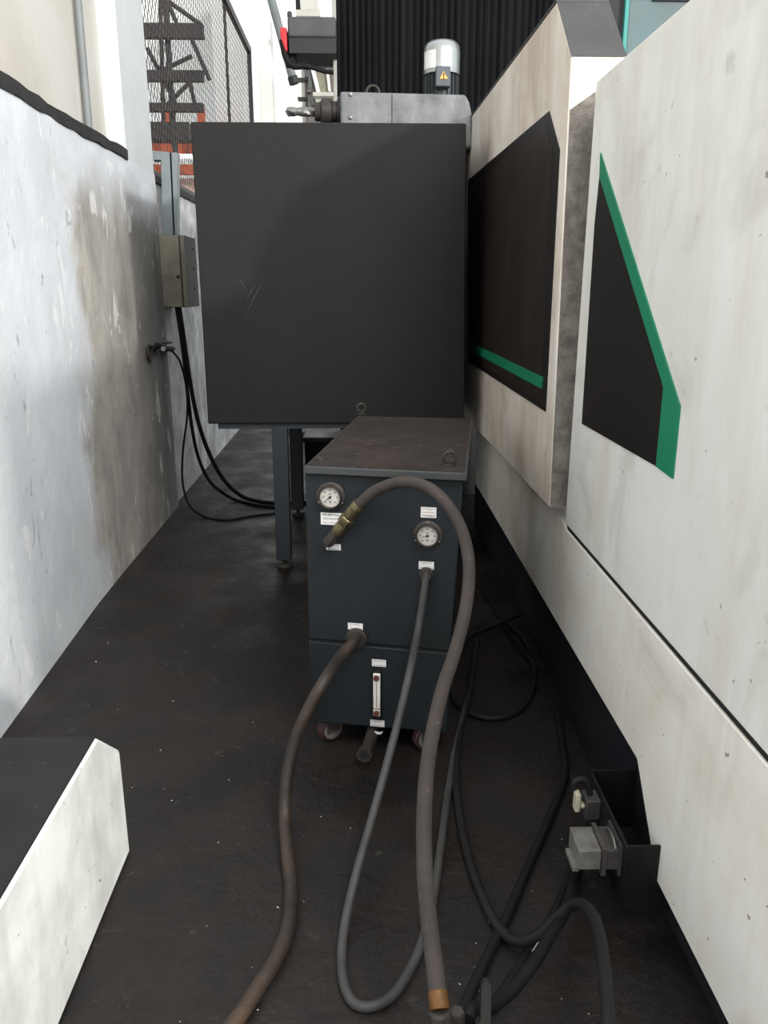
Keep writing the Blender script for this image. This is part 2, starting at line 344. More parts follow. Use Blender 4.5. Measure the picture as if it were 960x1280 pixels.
MB().box((-.36, 5.02, .0), (.34, 5.30, .46)).build('body', m_rubk, tk, bevel=.01)
MB().box((-.37, 5.0, .46), (.35, 5.31, .49)).build('lid', m_base, tk, bevel=.005)
lw = MB().box((-.7, 8.0, .0), (.6, 8.2, .36)); lw.box((-.72, 7.97, .36), (.62, 8.23, .40))
tag(lw.build('kerb_wall', m_peel), 'low white kerb seen under the charcoal cabinet behind the black tank', 'kerb')

# ------------------------------------------------------------------ spindle head, motor, bellows above the cabinet
YH = 4.62
hd = thing('spindle_head', 'grey painted spindle head lying on top behind the charcoal cabinet', 'machine head', (onY(505,150,YH).x, YH+.2, 2.14))
h0 = onY(425,114,YH); h1 = onY(582,118,YH); zl = 2.12
ppf = [(h0.x, YH, zl), (onY(592,150,YH).x, YH, zl), (onY(590,143,YH).x, YH, onY(590,143,YH).z), (onY(587,128,YH).x, YH, onY(587,128,YH).z), (h1.x, YH, h1.z), (h0.x, YH, h0.z)]
MB().prism(ppf, (0, .34, 0)).build('housing', m_head, hd, bevel=.012)
sx = onY(490,130,YH).x
MB().box((sx-.002, YH-.001, zl), (sx+.002, YH+.01, h0.z-.012)).build('panel_seam', m_black, hd)
for py in (118, 147):
    p = onY(438, py, YH); MB().lathe([(.011, 0), (.011, .004), (.006, .007)], p, (0,-1,0), 12).build('screw', m_steel, hd)
p = onY(466, 113, YH+.15); MB().torus((p.x, YH+.15, p.z-.012), (0,1,0), .035, .008).build('eyebolt', m_dsteel, hd)
mo = MB(); mc = onY(551.5, 118, YH+.2); mt = onY(551.5, 52, YH+.2); rm = .098
MB().lathe([(rm*.86, 0), (rm*.86, mt.z-mc.z-.14)], (mc.x, mc.y, mc.z-.03), (0,0,1)).build('motor_body', m_mfin, hd)
mb_ = MB()
for k in range(20):
    an = 2*math.pi*k/20; e = Vector((math.cos(an), math.sin(an), 0))
    mb_.obox(Vector((mc.x, mc.y, mc.z+.07))+e*rm*.88, e, e.cross(Vector((0,0,1))), (0,0,1), .008, .0025, .1)
mb_.build('cooling_fins', m_mfin, hd)
cw = MB().lathe([(rm, mt.z-mc.z-.165), (rm, mt.z-mc.z-.055), (rm*.95, mt.z-mc.z-.025), (rm*.78, mt.z-mc.z-.006), (rm*.45, mt.z-mc.z+.001), (.001, mt.z-mc.z+.002)], (mc.x, mc.y, mc.z), (0,0,1), 40).build('fan_cowl', m_motor, hd)
st = MB()
for k in range(7):
    an = math.radians(200+k*7.0); e = Vector((math.cos(an), math.sin(an), 0)); tt = e.cross(Vector((0,0,1)))
    st.obox(Vector((mc.x, mc.y, onY(540,72,YH+.1).z))+e*(rm+.001), e, tt, (0,0,1), .001, .0062, .043)
st.build('rating_plate', m_sticker, cw)
t0 = onY(545,82,YH+.07); t1 = onY(563,108,YH+.07)
tb = MB().box((t0.x, YH+.07, t1.z), (t1.x, YH+.14, t0.z)).build('terminal_box', m_tbox, hd, bevel=.005)
tr = [onY(x, y, YH+.067) for x, y in ((554.5,88.5),(560,98.5),(549.5,98.5))]
MB().prism(tr, (0, .004, 0)).build('warning_triangle', m_yel, tb)
ex = onY(554.7, 94, YH+.065); MB().box((ex.x-.003, YH+.0655, ex.z-.006), (ex.x+.003, YH+.069, ex.z+.012)).box((ex.x-.003, YH+.0655, ex.z-.016), (ex.x+.003, YH+.069, ex.z-.011)).build('exclamation_mark', m_ink, tb)
ch0 = onY(425,140,YH+.12); ch1 = onY(396,139.5,YH+.12)
ax = Vector((-1,0,0))
L_ = ch0.x-ch1.x
MB().lathe([(.075, -.03), (.075, .012), (.052, .016), (.052, .04), (.066, .045), (.066, L_*.75), (.05, L_*.85), (.045, L_+.01)], (ch0.x, YH+.12, ch0.z), ax).build('chuck', m_dsteel, hd)
dr = MB(); dl = ch1.x-onY(354,139.5,YH+.12).x; nn = 40; ring = 16
vs = []
for i in range(nn+1):
    t = i/nn; rr = .024*(1 if t < .93 else max(.05, (1-t)/.07)) if t > .12 else .024
    for k in range(ring):
        an = 2*math.pi*k/ring; fl = 1-.30*max(0, math.cos(2*(an-t*4.5)))**2 if t > .1 else 1
        vs.append((ch1.x+.02-dl*t*1.05, YH+.12+rr*fl*math.sin(an), ch0.z+rr*fl*math.cos(an)))
dr.raw(vs, [(i*ring+k, i*ring+(k+1) % ring, (i+1)*ring+(k+1) % ring, (i+1)*ring+k) for i in range(nn) for k in range(ring)] + [tuple(range(ring)), tuple(nn*ring+k for k in range(ring))])
tag(dr.build('drill_bit', m_steel), 'twist drill bit sticking out left from the chuck of the grey spindle head', 'drill bit')

YB = 5.35
mcx = thing('machine_column', 'tall machine column covered by black vertical bellows, teal casting at its right', 'machine column', (1.0, YB+.4, 0))
xl = onY(422,60,YB).x; xr = onY(757,20,YB).x
be = MB(); xs = [xl]; k = 0
while xs[-1] < xr: xs.append(xs[-1]+random.uniform(.017, .026))
for i, x in enumerate(xs): be.v += [(x, YB+(.0 if i % 2 == 0 else .034), .9), (x, YB+(.0 if i % 2 == 0 else .034), 4.3)]
nb = len(xs); be.v += [(xs[-1], YB+.09, .9), (xs[-1], YB+.09, 4.3), (xs[0], YB+.09, .9), (xs[0], YB+.09, 4.3)]
for i in range(nb+1): be.f.append((2*i, 2*i+2, 2*i+3, 2*i+1))
be.f.append((2*nb+2, 0, 1, 2*nb+3)); be.f.append(tuple(2*i for i in range(nb+2))); be.f.append(tuple(2*i+1 for i in reversed(range(nb+2))))
be.build('bellows', m_bel, mcx, smooth=0)
MB().box((xl-.028, YB-.01, 1.0), (xl-.006, YB+.08, 4.3)).build('edge_rail', m_belr, mcx, bevel=.003)
xt0 = onY(789,0,YB).x; xd = onY(755,30,YB).x
MB().box((xd, YB-.03, .3), (xt0-.01, YB+.5, 4.3)).build('guide_rail', m_beamk, mcx)
MB().box((xl-.02, YB+.1, 0), (xd, YB+.9, 4.3)).build('column_core', m_beamk, mcx)
te = MB().box((xt0-.03, YB-.06, .3), (xt0+1.2, YB+.7, onY(812,3,YB).z)).box((xt0+.08, YB-.05, onY(812,3,YB).z), (xt0+1.2, YB+.7, 4.3)).build('teal_casting', m_teal, mcx, bevel=.01)
MB().box((xt0-.05, YB-.065, .3), (xt0-.028, YB+.2, 4.3)).build('casting_edge', m_tealedge, mcx)
MB().box((onY(811,3,YB).x, YB-.075, onY(812,3,YB).z-.012), (xt0+1.2, YB-.05, onY(812,3,YB).z+.008)).build('casting_ledge', m_beamk, mcx)

YA = 5.2
b0 = onY(359,20,YA); b1 = onY(418,47,YA); b2 = onY(418,66,YA)
ar = thing('tool_arm', 'dark horizontal arm with red end left of the black bellows', 'machine arm', ((b0.x+b1.x)/2, YA+.15, b2.z))
MB().box((b0.x, YA, b1.z), (b1.x+.01, YA+.3, b0.z)).build('arm_cover', m_beam, ar, bevel=.012)
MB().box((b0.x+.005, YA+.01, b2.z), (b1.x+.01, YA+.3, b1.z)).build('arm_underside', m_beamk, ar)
r0 = onY(350,34,YA); r1 = onY(359,64,YA)
MB().prism([(r0.x, YA, r0.z), (r1.x, YA, r0.z), (r1.x, YA, r1.z), (r0.x+.028, YA, r1.z), (r0.x, YA, onY(350,46,YA).z)], (0, .28, 0)).build('red_end_cap', m_redp, ar, bevel=.006)
for x_ in (362,): 
    p = onY(x_, 19, YA+.05); MB().lathe([(.014, -.01), (.014, .012), (.006, .02)], p, (0,0,1), 12).build('bolt', m_dsteel, ar)
MB().lathe([(.03,0),(.03,.06),(.036,.065),(.036,.085)], onY(364.5,66,YA+.08)+Vector((0,0,.01)), (0,0,-1)).build('cable_gland', m_rubk, ar)
cb = MB().tube([onY(x,y,YA+.02) for x,y in ((353,50),(356,68),(361,78),(368,83),(380,82.5),(392,85),(405,89),(417,90.5))], lambda t: .018 if t < .65 else .013, 10)
tag(cb.build('power_cable', m_rubk), 'black cable drooping under the dark red-ended arm towards the bellows', 'cable')

# ------------------------------------------------------------------ hydraulic power unit
PH = math.radians(12); u = Vector((math.cos(PH), -math.sin(PH), 0)); nrm = Vector((-math.sin(PH), -math.cos(PH), 0)); wv = -nrm; UP = Vector((0,0,1))
FA = Vector((-.16, 2.25, 0))
def UF(x, y, off=0.0):
    r = ray(x, y); p0 = FA+nrm*off; t = (p0-CAM).dot(nrm)/r.dot(nrm); return CAM+r*t
hu = thing('hydraulic_power_unit', 'dark slate-blue hydraulic unit on casters with two gauges and hoses on front', 'hydraulic unit', FA+u*.22+wv*.4)
DP = .86
TLc, TRc = UF(382,592), UF(579,601); sl, sr = UF(385.5,800), UF(563,815.5); BL, BR = UF(392,903), UF(559.5,916)
z_s = (sl.z+sr.z)/2
ZL = .91
lc = [onZ(380,583,ZL), onZ(583.5,592,ZL), onZ(590,523,ZL), onZ(447,520,ZL)]
dl_, dr_ = (lc[3]-lc[0])*.975, (lc[2]-lc[1])*.965-u*.012
def block(tl, tr, br, bl):
    f = [tl, tr, br, bl]; b = [tl+dl_, tr+dr_, br+dr_, bl+dl_]
    return MB().raw(f+b, [(0,1,2,3),(7,6,5,4)]+[(i, i+4, (i+1) % 4+4, (i+1) % 4) for i in range(4)])
block(TLc, TRc, sr+UP*.004, sl+UP*.004).build('body', m_unit, hu, bevel=.004)
block(sl-UP*.004, sr-UP*.004, BR, BL).build('lower_tank', m_unit, hu, bevel=.004)
block(sl+UP*.006+wv*.006, sr+UP*.006+wv*.006-u*.004, sr-UP*.006+wv*.006-u*.004, sl-UP*.006+wv*.006).build('seam', m_black, hu)
ld = MB().prism([p-UP*.022 for p in lc], UP*.022).build('lid', m_lidedge, hu, bevel=.003)
dst = MB().prism([lc[0]+(lc[2]-lc[0])*.012, lc[1]+(lc[3]-lc[1])*.012, lc[2]+(lc[0]-lc[2])*.012, lc[3]+(lc[1]-lc[3])*.012], UP*.0015)
dst.build('dust_layer', m_lid, ld)
def eyebolt(c, par):
    e = MB().torus(c+UP*.026, nrm+u*.25, .0165, .005); e.lathe([(.018,0),(.018,.005),(.009,.008),(.009,.014)], c, (0,0,1), 16)
    e.build('lifting_eye', m_dsteel, par)
eyebolt(onZ(452,517,ZL)+Vector((0,-.02,0)), hu)
eyebolt(onZ(562,583,ZL), hu)
eyebolt(onZ(401,573,ZL)-UP*.02, hu) if False else None
p = onZ(401,574,ZL); MB().lathe([(.016,0),(.016,.004),(.008,.008)], p, (0,0,1), 10).build('lid_bolt', m_dsteel, hu)

def gauge(x, y, rf, needle_deg):
    c = UF(x, y)
    g = MB().lathe([(rf, 0), (rf, .006), (rf*.93, .009), (rf*.80, .010), (rf*.80, .018), (rf*.74, .022), (rf*.70, .021), (rf*.69, .012), (.0005, .0118)], c, nrm, 40).build('pressure_gauge', m_dsteel, hu)
    MB().lathe([(rf*.69, .0125), (rf*.69, .0135), (.0005, .0136)], c, nrm, 36).build('dial', m_dial, g)
    tk_ = MB()
    for k in range(25):
        an = math.radians(225-270*k/24); e = u*math.cos(an)+UP*math.sin(an); ln = .06 if k % 4 == 0 else .035
        tk_.obox(c+nrm*.0139+e*rf*(.62-ln/2), e, e.cross(nrm), nrm, rf*ln/2+.0003, .0003, .0002)
        if k % 4 == 0: tk_.obox(c+nrm*.0139+e*rf*.47, u, UP, nrm, .0022, .0012, .0002)
    tk_.obox(c+nrm*.0139+UP*rf*.2, u, UP, nrm, .004, .001, .0002)
    tk_.build('scale_marks', m_ink, g)
    MB().obox(c+nrm*.0139-UP*rf*.33, u, UP, nrm, .0035, .0025, .0002).build('green_mark', mat_gm, g)
    an = math.radians(needle_deg); e = u*math.cos(an)+UP*math.sin(an); f = e.cross(nrm)
    nd = MB().prism([c+nrm*.0155+e*rf*.55, c+nrm*.0155+f*.0014-e*rf*.12, c+nrm*.0155-f*.0014-e*rf*.12], nrm*.0006)
    nd.lathe([(.0035,.0145),(.0035,.0172),(.001,.0175)], c, nrm, 14); nd.build('needle', m_ink, g)
    for a_ in (90, 207, 333):
        e = u*math.cos(math.radians(a_))+UP*math.sin(math.radians(a_)); MB().lathe([(.0032,.005),(.0032,.011),(.001,.012)], c+e*rf*.9, nrm, 10).build('flange_screw', m_steel, g)
mat_gm = mat('dial_green', (96,124,100), None, bump=0)
gauge(414, 620, .043, 218)
gauge(535, 668, .042, 193)

def sticker(x0, y0, x1, y1, rows, red=False):
    c = UF((x0+x1)/2, (y0+y1)/2); a = UF(x0, (y0+y1)/2); b = UF(x1, (y0+y1)/2); t = UF((x0+x1)/2, y0); bt = UF((x0+x1)/2, y1)
    hw = (b-a).length/2; hh = (t-bt).length/2
    s = MB().obox(c+nrm*.0006, u, UP, nrm, hw, hh, .0006).build('label_plate', m_sticker, hu)
    for col in ('k', 'r'):
        mm = MB(); any_ = False
        for i, (kind, h, n_) in enumerate(rows):
            if kind != col: continue
            any_ = True
            zz = hh*(.66-1.32*(i+.0)/max(1, len(rows)-1)) if len(rows) > 1 else 0
            x = -hw*.78
            while x < hw*.76:
                wd = random.uniform(.5, .9)*h*n_
                mm.obox(c+nrm*.0013+u*(x+wd/2)+UP*zz, u, UP, nrm, wd/2, h*.12, .0002)
                mm.obox(c+nrm*.0013+u*(x+wd/2)+UP*(zz+h*random.uniform(.2,.4)), u, UP, nrm, wd*random.uniform(.2,.45), h*.1, .0002)
                mm.obox(c+nrm*.0013+u*(x+wd*random.uniform(.2,.8))+UP*zz, u, UP, nrm, h*.1, h*.5, .0002)
                x += wd+h*.45
        if any_: mm.build('printing', m_ink if col == 'k' else m_red, s)
sticker(401,641,427.5,656, [('k',.006,1.0),('k',.004,1.0),('r',.003,1.1)])
sticker(408,680,426,687.5, [('r',.003,1.2),('k',.005,1.3)])
sticker(526,634,545.5,647, [('r',.003,1.2),('r',.003,1.2),('k',.0055,1.2)])
sticker(523.5,702,542.5,711.5, [('k',.003,1.1),('k',.004,1.2)])
sticker(435,779,453.5,787, [('r',.003,1.1),('k',.003,1.2)])
sticker(465,824.5,482.5,833, [('k',.003,1.1),('k',.003,1.2)])
sticker(463,900,480.5,908, [('r',.003,1.1),('r',.003,1.2)])

lv0 = UF(472.5, 838); lv1 = UF(471.5, 893); lc_ = (lv0+lv1)/2; hh = (lv0-lv1).length/2
lg = MB().obox(lc_+nrm*.006-UP*.004, u, UP, nrm, .0135, hh+.008, .006).build('level_gauge', m_rubk, hu, bevel=.003)
MB().obox(lc_+nrm*.014, u, UP, nrm, .011, hh*.96, .004).build('sight_glass', m_glass, lg, bevel=.003)
MB().obox(lc_+nrm*.0185-UP*.0, u, UP, nrm, .0012, hh*.55, .0006).build('sight_line', m_box, lg)
for s_ in (.78, -.8):
    MB().hexa(lc_+nrm*.014+UP*hh*s_, lc_+nrm*.024+UP*hh*s_, .0095).build('bolt', m_redbolt, lg)
MB().obox(lc_+nrm*.0186-UP*hh*.6, u, UP, nrm, .011, .001, .0006).build('red_mark', m_redbolt, lg)

for (x_, y_) in ((0.045, .05), (.355, .05), (.045, DP-.06), (.355, DP-.06)):
    c = FA+u*x_+wv*y_; ax_ = (u*.75+wv*-.66).normalized() if x_ < .2 else (u*.55-wv*.83).normalized()
    br_ = MB().obox(c+UP*.084, u, wv, UP, .034, .034, .003)
    for s_ in (-1, 1): br_.obox(c+UP*.063+ax_*.02*s_, ax_, ax_.cross(UP), UP, .0015, .024, .026)
    cs = br_.build('caster', m_conn2, hu)
    MB().lathe([(.016,-.015),(.040,-.015),(.0445,-.010),(.0445,.010),(.040,.015),(.016,.015)], c+UP*.0445, ax_, 30).build('wheel', m_wheel, cs)
    MB().lathe([(.034,-.0165),(.034,.0165)], c+UP*.0445, ax_, 24).build('wheel_hub', m_conn, cs)
dp0 = UF(468,915,-.05); dp1 = onZ(455,944,.055)
dpp = MB().tube([dp0+UP*.03, (dp0+dp1)/2, dp1], .019, 18); dpp.tube([dp1+(dp0-dp1).normalized()*.018, dp1], .024, 8, smooth=False); dpo = dpp.build('drain_pipe', m_dsteel, hu); dax = (dp1-dp0).normalized(); MB().cyl(dp1-dax*.004, dp1+dax*.0006, .015).build('pipe_bore', m_black, dpo)
sc0 = UF(473,916,.0); MB().prism([sc0+u*-.013+UP*.003, sc0+u*-.005-UP*.006, sc0+u*.008-UP*.005, sc0+u*.014+UP*.005, sc0+u*.004+UP*.0005], wv*.004).build('torn_tape', m_sticker, hu)
# ports on the front
for (x, y, r) in ((533,717,.018), (446,797,.028)):
    c = UF(x, y); MB().lathe([(r*1.15, -.004), (r*1.15, .008), (r*.9, .010), (r*.9, .022)], c, nrm, 24).build('port_collar', m_dsteel, hu)
c = UF(411,677); MB().lathe([(.014,-.004),(.014,.016),(.009,.018),(.009,.03)], c, nrm, 6).build('port_nut', m_dsteel, hu)

# ------------------------------------------------------------------ hoses
def P(x, y, Y): return onY(x, y, Y)
def G(x, y, r): return onZ(x, y, r)
# thick hose looping over the front
h = thing('hydraulic_hose', 'thick dusty brown-grey hose arching over the front of the slate-blue unit to a brass ring', 'hose', P(547,1238,1.085))
s0_ = UF(447,632,.055)
ptsA = [s0_, UF(470,613,.075), UF(500,603,.10), UF(530,607,.13), UF(556,627,.16), UF(577,662,.20), UF(586,705,.25), UF(583,755,.31), P(570,810,1.76), P(553,862,1.64), P(541,915,1.53), P(533,970,1.43), P(530,1030,1.345), P(531,1090,1.27), P(536,1150,1.19), P(543,1205,1.12), P(547,1240,1.085)]
MB().tube(ptsA, .0158, 18, 8).build('hose', m_rub, h)
def seg(name, ma, a, b, rr, n=18):
    a, b = Vector(a), Vector(b); ax = b-a; L = ax.length
    return MB().lathe([(r, t*L) for r, t in rr], a, ax, n).build(name, ma, h)
fA, fB = UF(411.5,677,.032), s0_
ax = (fB-fA)
seg('ferrule', m_brass, fA+ax*.68, fA+ax*1.05, [(.0165,0),(.019,.08),(.019,.9),(.017,1)])
seg('swivel_nut', m_brass, fA+ax*.50, fA+ax*.69, [(.019,0),(.0215,.1),(.0215,.9),(.018,1)], 6)
seg('collar', m_brass, fA+ax*.26, fA+ax*.50, [(.016,0),(.0175,.1),(.0175,.9),(.016,1)])
seg('elbow', m_dsteel, fA-ax*.06, fA+ax*.27, [(.0155,0),(.0165,.1),(.0165,.9),(.015,1)], 8)
e0 = ptsA[-1]; ed = (ptsA[-1]-ptsA[-2]).normalized()
h_ring = seg('brass_ring', m_oring, e0-ed*.002, e0+ed*.026, [(.0155,0),(.017,.1),(.017,.9),(.0155,1)])
# valve below the brass ring
va = thing('ball_valve', 'dark valve assembly with lever at the bottom below the brass ring', 'valve', (e0.x, e0.y, 0))
v0 = e0+ed*.026; v1 = Vector((v0.x+.002, v0.y-.02, v0.z-.07))
MB().lathe([(.016,0),(.021,.004),(.021,.03),(.017,.034),(.024,.045),(.024,.09)], v0, v1-v0, 8).build('valve_body', m_dsteel, va, bevel=.002)
MB().tube([v1, Vector((v1.x, v1.y, .0))], .016, 16).build('stand_pipe', m_dsteel, va)
MB().lathe([(.05,0),(.05,.01),(.02,.014)], (v1.x, v1.y, 0), (0,0,1)).build('floor_flange', m_dsteel, va)
k0 = P(571,1268,1.08); MB().lathe([(.012,0),(.014,.004),(.014,.05),(.01,.055)], k0+UP*.008, (0,0,-1), 6).build('union_nut', m_dsteel, va)
vA = P(608,1231,1.09); vB = P(607,1290,1.04)
lv = MB().prism([vA+R_*-.009-UP*.0, vA+R_*-.006+UP*.006, vA+UP*.0085, vA+R_*.006+UP*.006, vA+R_*.009, vB+R_*.010, vB-R_*.010], Vector((0,.009,0))); lv.build('lever', m_rubd, va, bevel=.002)
MB().tube([vB+UP*.01+Vector((0,.004,0)), (vB+v1)/2-UP*.01, v1-UP*.01], .010, 12).build('lever_stem', m_dsteel, va)

hb = MB().tube([UF(533,715,.012), UF(530,740,.03), UF(522,790,.07), G(512,840,.40), G(498,900,.30), G(481,965,.215), G(463,1030,.14), G(446,1090,.08), G(433,1145,.03), G(427,1190,.013), G(430,1230,.011), G(443,1254,.011), G(465,1258,.011), G(490,1245,.011), G(512,1213,.011), G(530,1170,.011), G(543,1115,.011), G(552,1050,.011), G(560,990,.011), G(570,930,.012), G(580,890,.02), G(590,850,.03)], .0108, 14, 8)
tag(hb.build('drain_hose', m_rub2), 'slim grey hose from port below the right gauge curling on the floor', 'hose')
hc = MB().tube([UF(446,797,.01), UF(441,803,.05), UF(425,822,.12), P(405,852,1.97), P(385,888,1.94), P(368,928,1.92), P(358,975,1.88), P(356,1020,1.83), G(359,1065,.03), G(364,1110,.018), G(361,1155,.018), G(347,1195,.018), G(322,1235,.018), G(288,1285,.018), G(240,1340,.018)], .0172, 16, 8)
tag(hc.build('suction_hose', m_rub3), 'thick oily brown hose from the unit front-left running out over the floor to the left', 'hose')
hd_ = MB().tube([G(596,800,.06), G(588,860,.03), G(576,910,.014), G(570,960,.012), G(574,1015,.012), G(587,1075,.012), G(607,1130,.012), G(627,1163,.018), G(648,1177,.035), G(672,1169,.07), G(695,1148,.115), G(716,1131,.16), G(734,1134,.20), G(747,1160,.225), G(755,1205,.235), G(759,1250,.235), G(761,1300,.23), G(761,1400,.2)], .0118, 14, 8)
tag(hd_.build('coolant_hose', m_rubd), 'dark grey hose humping up at the lower right corner beside the machine base', 'hose')
he = MB().tube([k0+Vector((.02,0,-.012)), P(590,1262,1.10), P(614,1256,1.14), P(640,1238,1.19), P(668,1202,1.26), P(690,1166,1.34), P(706,1140,1.42), P(716,1110,1.52), G(722,1085,.02)], .0125, 14, 8)
tag(he.build('return_hose', m_rubk), 'black hose running from the bottom valve up under the dark grey hump', 'hose')
he2 = MB().tube([G(612,1262,.012), G(640,1222,.012), G(664,1183,.012), G(688,1150,.012), G(706,1110,.012), G(716,1075,.012)], .010, 12, 8)
tag(he2.build('drain_line', m_rubk), 'thin black hose flat on the floor under the white paper tag', 'hose')
hf = MB().tube([G(697,893,.012), G(703,930,.012), G(706,968,.012), G(692,1010,.012), G(674,1052,.012), G(655,1096,.012), G(634,1145,.012), G(612,1190,.012), G(594,1228,.012), G(575,1270,.012), G(560,1320,.012)], .0115, 12, 8)
tag(hf.build('supply_hose', m_rubk), 'black hose crossing the dark floor in front of the machine base', 'hose')
lp = [G(597,785,.02), G(625,778,.02), G(648,790,.02), G(663,815,.02), G(668,850,.015), G(655,882,.012), G(625,897,.012), G(592,893,.012), G(570,876,.012), G(562,850,.014), G(570,815,.02), G(588,795,.03), G(620,780,.04), G(650,768,.05)]
tag(MB().tube(lp, .010, 12, 8).build('coiled_hose', m_rubd), 'dark hose coiled in a loop on the floor between the unit and machine', 'hose')
tag(MB().tube([G(596,728,.012), G(608,745,.012), G(622,768,.012), G(640,795,.034), G(656,815,.034), G(672,835,.012)], .006, 10, 8).build('thin_cable', m_rubk), 'thin black cable lying behind the hose loop beside the unit', 'cable')

# ------------------------------------------------------------------ bracket with connectors on the machine base
XB = .575
bk = thing('connector_bracket', 'black angle bracket with electrical connectors low on the machine base', 'bracket', (XB, 1.6, 0.06))
q0 = onX(737,963,XB); q1 = onX(783,1058,XB); zq = (q0.z+q1.z)/2
MB().box((XB, q1.y, .05), (XB+.006, q0.y, zq)).build('plate', m_brk, bk, bevel=.001)
MB().box((XB+.006, q0.y-.006, .05), (.695, q0.y, zq)).build('flange', m_brk, bk)
MB().box((XB+.006, q1.y, .05), (.695, q1.y+.006, zq)).build('flange', m_brk, bk)
YQ = 1.50
g0 = P(722,1088,YQ); g1 = P(771,1063,YQ)
cn = MB().box((g0.x, YQ, g0.z), (g0.x+.052, YQ+.085, g1.z)).build('large_connector', m_conn, bk, bevel=.003)
MB().box((g0.x+.052, YQ-.006, g0.z-.012), (g0.x+.062, YQ+.09, g1.z+.006)).build('latch_frame', m_conn2, cn)
MB().box((g0.x+.062, YQ, g0.z), (XB, YQ+.085, g1.z)).build('connector_base', m_conn2, cn, bevel=.002)
MB().box((XB-.006, YQ-.004, g0.z-.014), (XB, YQ+.09, g1.z+.012)).build('mounting_plate', m_conn2, cn)
MB().tube([(g0.x+.082, YQ, g1.z+.004), (g0.x+.082, YQ+.02, g1.z+.016), (g0.x+.082, YQ+.05, g1.z+.016), (g0.x+.082, YQ+.075, g1.z+.003)], .0025, 8).build('locking_lever', m_steel, cn)
MB().box((g0.x-.010, YQ+.004, g0.z-.006), (g0.x+.004, YQ+.07, g0.z+.004)).build('end_lip', m_conn, cn)
YR = 1.66
s1 = P(731,1026,YR); s2 = P(742,1002,YR)
sm = MB().box((s1.x, YR, s1.z), (XB, YR+.05, s2.z)).build('small_connector', m_conn2, bk, bevel=.003)
e1 = P(719,1018,YR); e2 = P(728,995,YR)
MB().box((e1.x, YR+.005, e1.z), (e2.x, YR+.03, e2.z)).box((e2.x-.001, YR+.008, e1.z+.008), (s1.x+.002, YR+.026, e1.z+.02)).build('ivory_plug', m_ivory, sm, bevel=.004)
hk = [P(x, y, YR+.03) for x, y in ((717,987),(718,978),(725,974),(733,977),(737,988),(737,1004))]
MB().tube(hk, .008, 12).build('cable_stub', m_rubd, sm)
tag(MB().tube([P(758,1088,1.53), P(764,1108,1.53), P(773,1126,1.53), P(782,1136,1.54), P(791,1134,1.56), P(798,1122,1.58)], .006, 10).build('connector_cable', m_rubk), 'short black cable looping below the large grey connector', 'cable')
tg = MB().prism([G(664,1190,.028), G(674,1183,.034), G(679,1172,.036), G(672,1178,.03)], UP*.0012)
tag(tg.build('paper_tag', m_sticker), 'small white paper tag tucked under the hoses at lower right', 'tag')

# ------------------------------------------------------------------ foreground cover, lower left
XG = -.603
g_far = onX(163,1065,XG); gv = onX(150,937,XG); gt = onX(122,922,XG)
fg = thing('machine_cover', 'low white machine cover with dark grimy top in the lower left corner', 'machine cover', (XG-.4, 1.0, 0))
zt_ = gt.z
sp = [(XG, g_far.y, .003), (XG, (gv.y+g_far.y)/2+.0, gv.z), (XG, gt.y, zt_), (XG, -.2, zt_), (XG, -.2, .003)]
MB().prism(sp, (-.52, 0, 0)).build('body', m_fgside, fg, bevel=.008)
MB().prism([(XG-.004, gt.y-.002, zt_), (XG-.516, gt.y-.002, zt_), (XG-.516, -.19, zt_), (XG-.004, -.19, zt_)], (0,0,.005)).build('top_plate', m_fgtop, fg, bevel=.002)

# ------------------------------------------------------------------ wall box, duct, cables
YX = 5.2
x0, x1 = -1.232, -1.075
wb = thing('junction_box', 'beige steel junction box on left wall below a grey duct', 'electrical box', (-1.22, 5.38, 1.28))
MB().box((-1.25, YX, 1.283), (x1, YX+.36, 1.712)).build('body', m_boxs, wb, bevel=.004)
MB().box((-1.236, YX-.016, 1.285), (-1.106, YX-.001, 1.710)).build('door', m_box, wb, bevel=.003)
MB().box((-1.098, YX-.012, 1.285), (x1, YX-.001, 1.710)).build('door_edge', m_box, wb, bevel=.002)
p = onY(226,346,YX-.018); MB().lathe([(.010,0),(.010,.008),(.006,.01)], (-1.122, YX-.016, p.z), (0,-1,0), 14).build('latch', m_dsteel, wb)
for z in (1.40, 1.52, 1.64): MB().lathe([(.007,0),(.007,.005)], (x1, YX+.24, z), (1,0,0), 10).build('side_screw', m_rubk, wb)
def dpoly(pl, y): return [onY(x_, y_, y) for x_, y_ in pl]
YD = YX+.05
du = thing('cable_duct', 'grey sheet metal duct rising from the beige box to a bend at the pale column', 'duct', onY(210,293,YD))
MB().prism(dpoly([(201,199),(211.5,190),(216.5,294),(203.5,294)], YD), (0, .09, 0)).build('riser', m_gal, du, bevel=.002)
MB().prism(dpoly([(189,188),(211,190),(201,200),(190,200)], YD), (0, .09, 0)).build('bend', m_gal, du, bevel=.002)
MB().prism(dpoly([(214,190.5),(221,190.5),(220.5,294),(218.5,294)], YD-.004), (0, .09, 0)).build('cover', m_gal, du, bevel=.002)
MB().prism(dpoly([(211.5,191),(214,191),(218.5,294),(216.5,294)], YD+.012), (0, .06, 0)).build('inner_wiring', m_black, du)
def q5(x, y, Y=5.22): return onY(x, y, Y)
c1 = [q5(224,384), q5(228,410), q5(233,445), q5(239,485), q5(248,528), q5(262,568), q5(280,600), q5(302,620), G(325,627,.012), G(352,629,.012), G(390,628,.012)]
tag(MB().tube(c1, .0135, 12, 8).build('power_lead', m_rubk), 'thickest black cable curving from beige box to the floor, right of the bundle', 'cable', 'cables below the beige box')
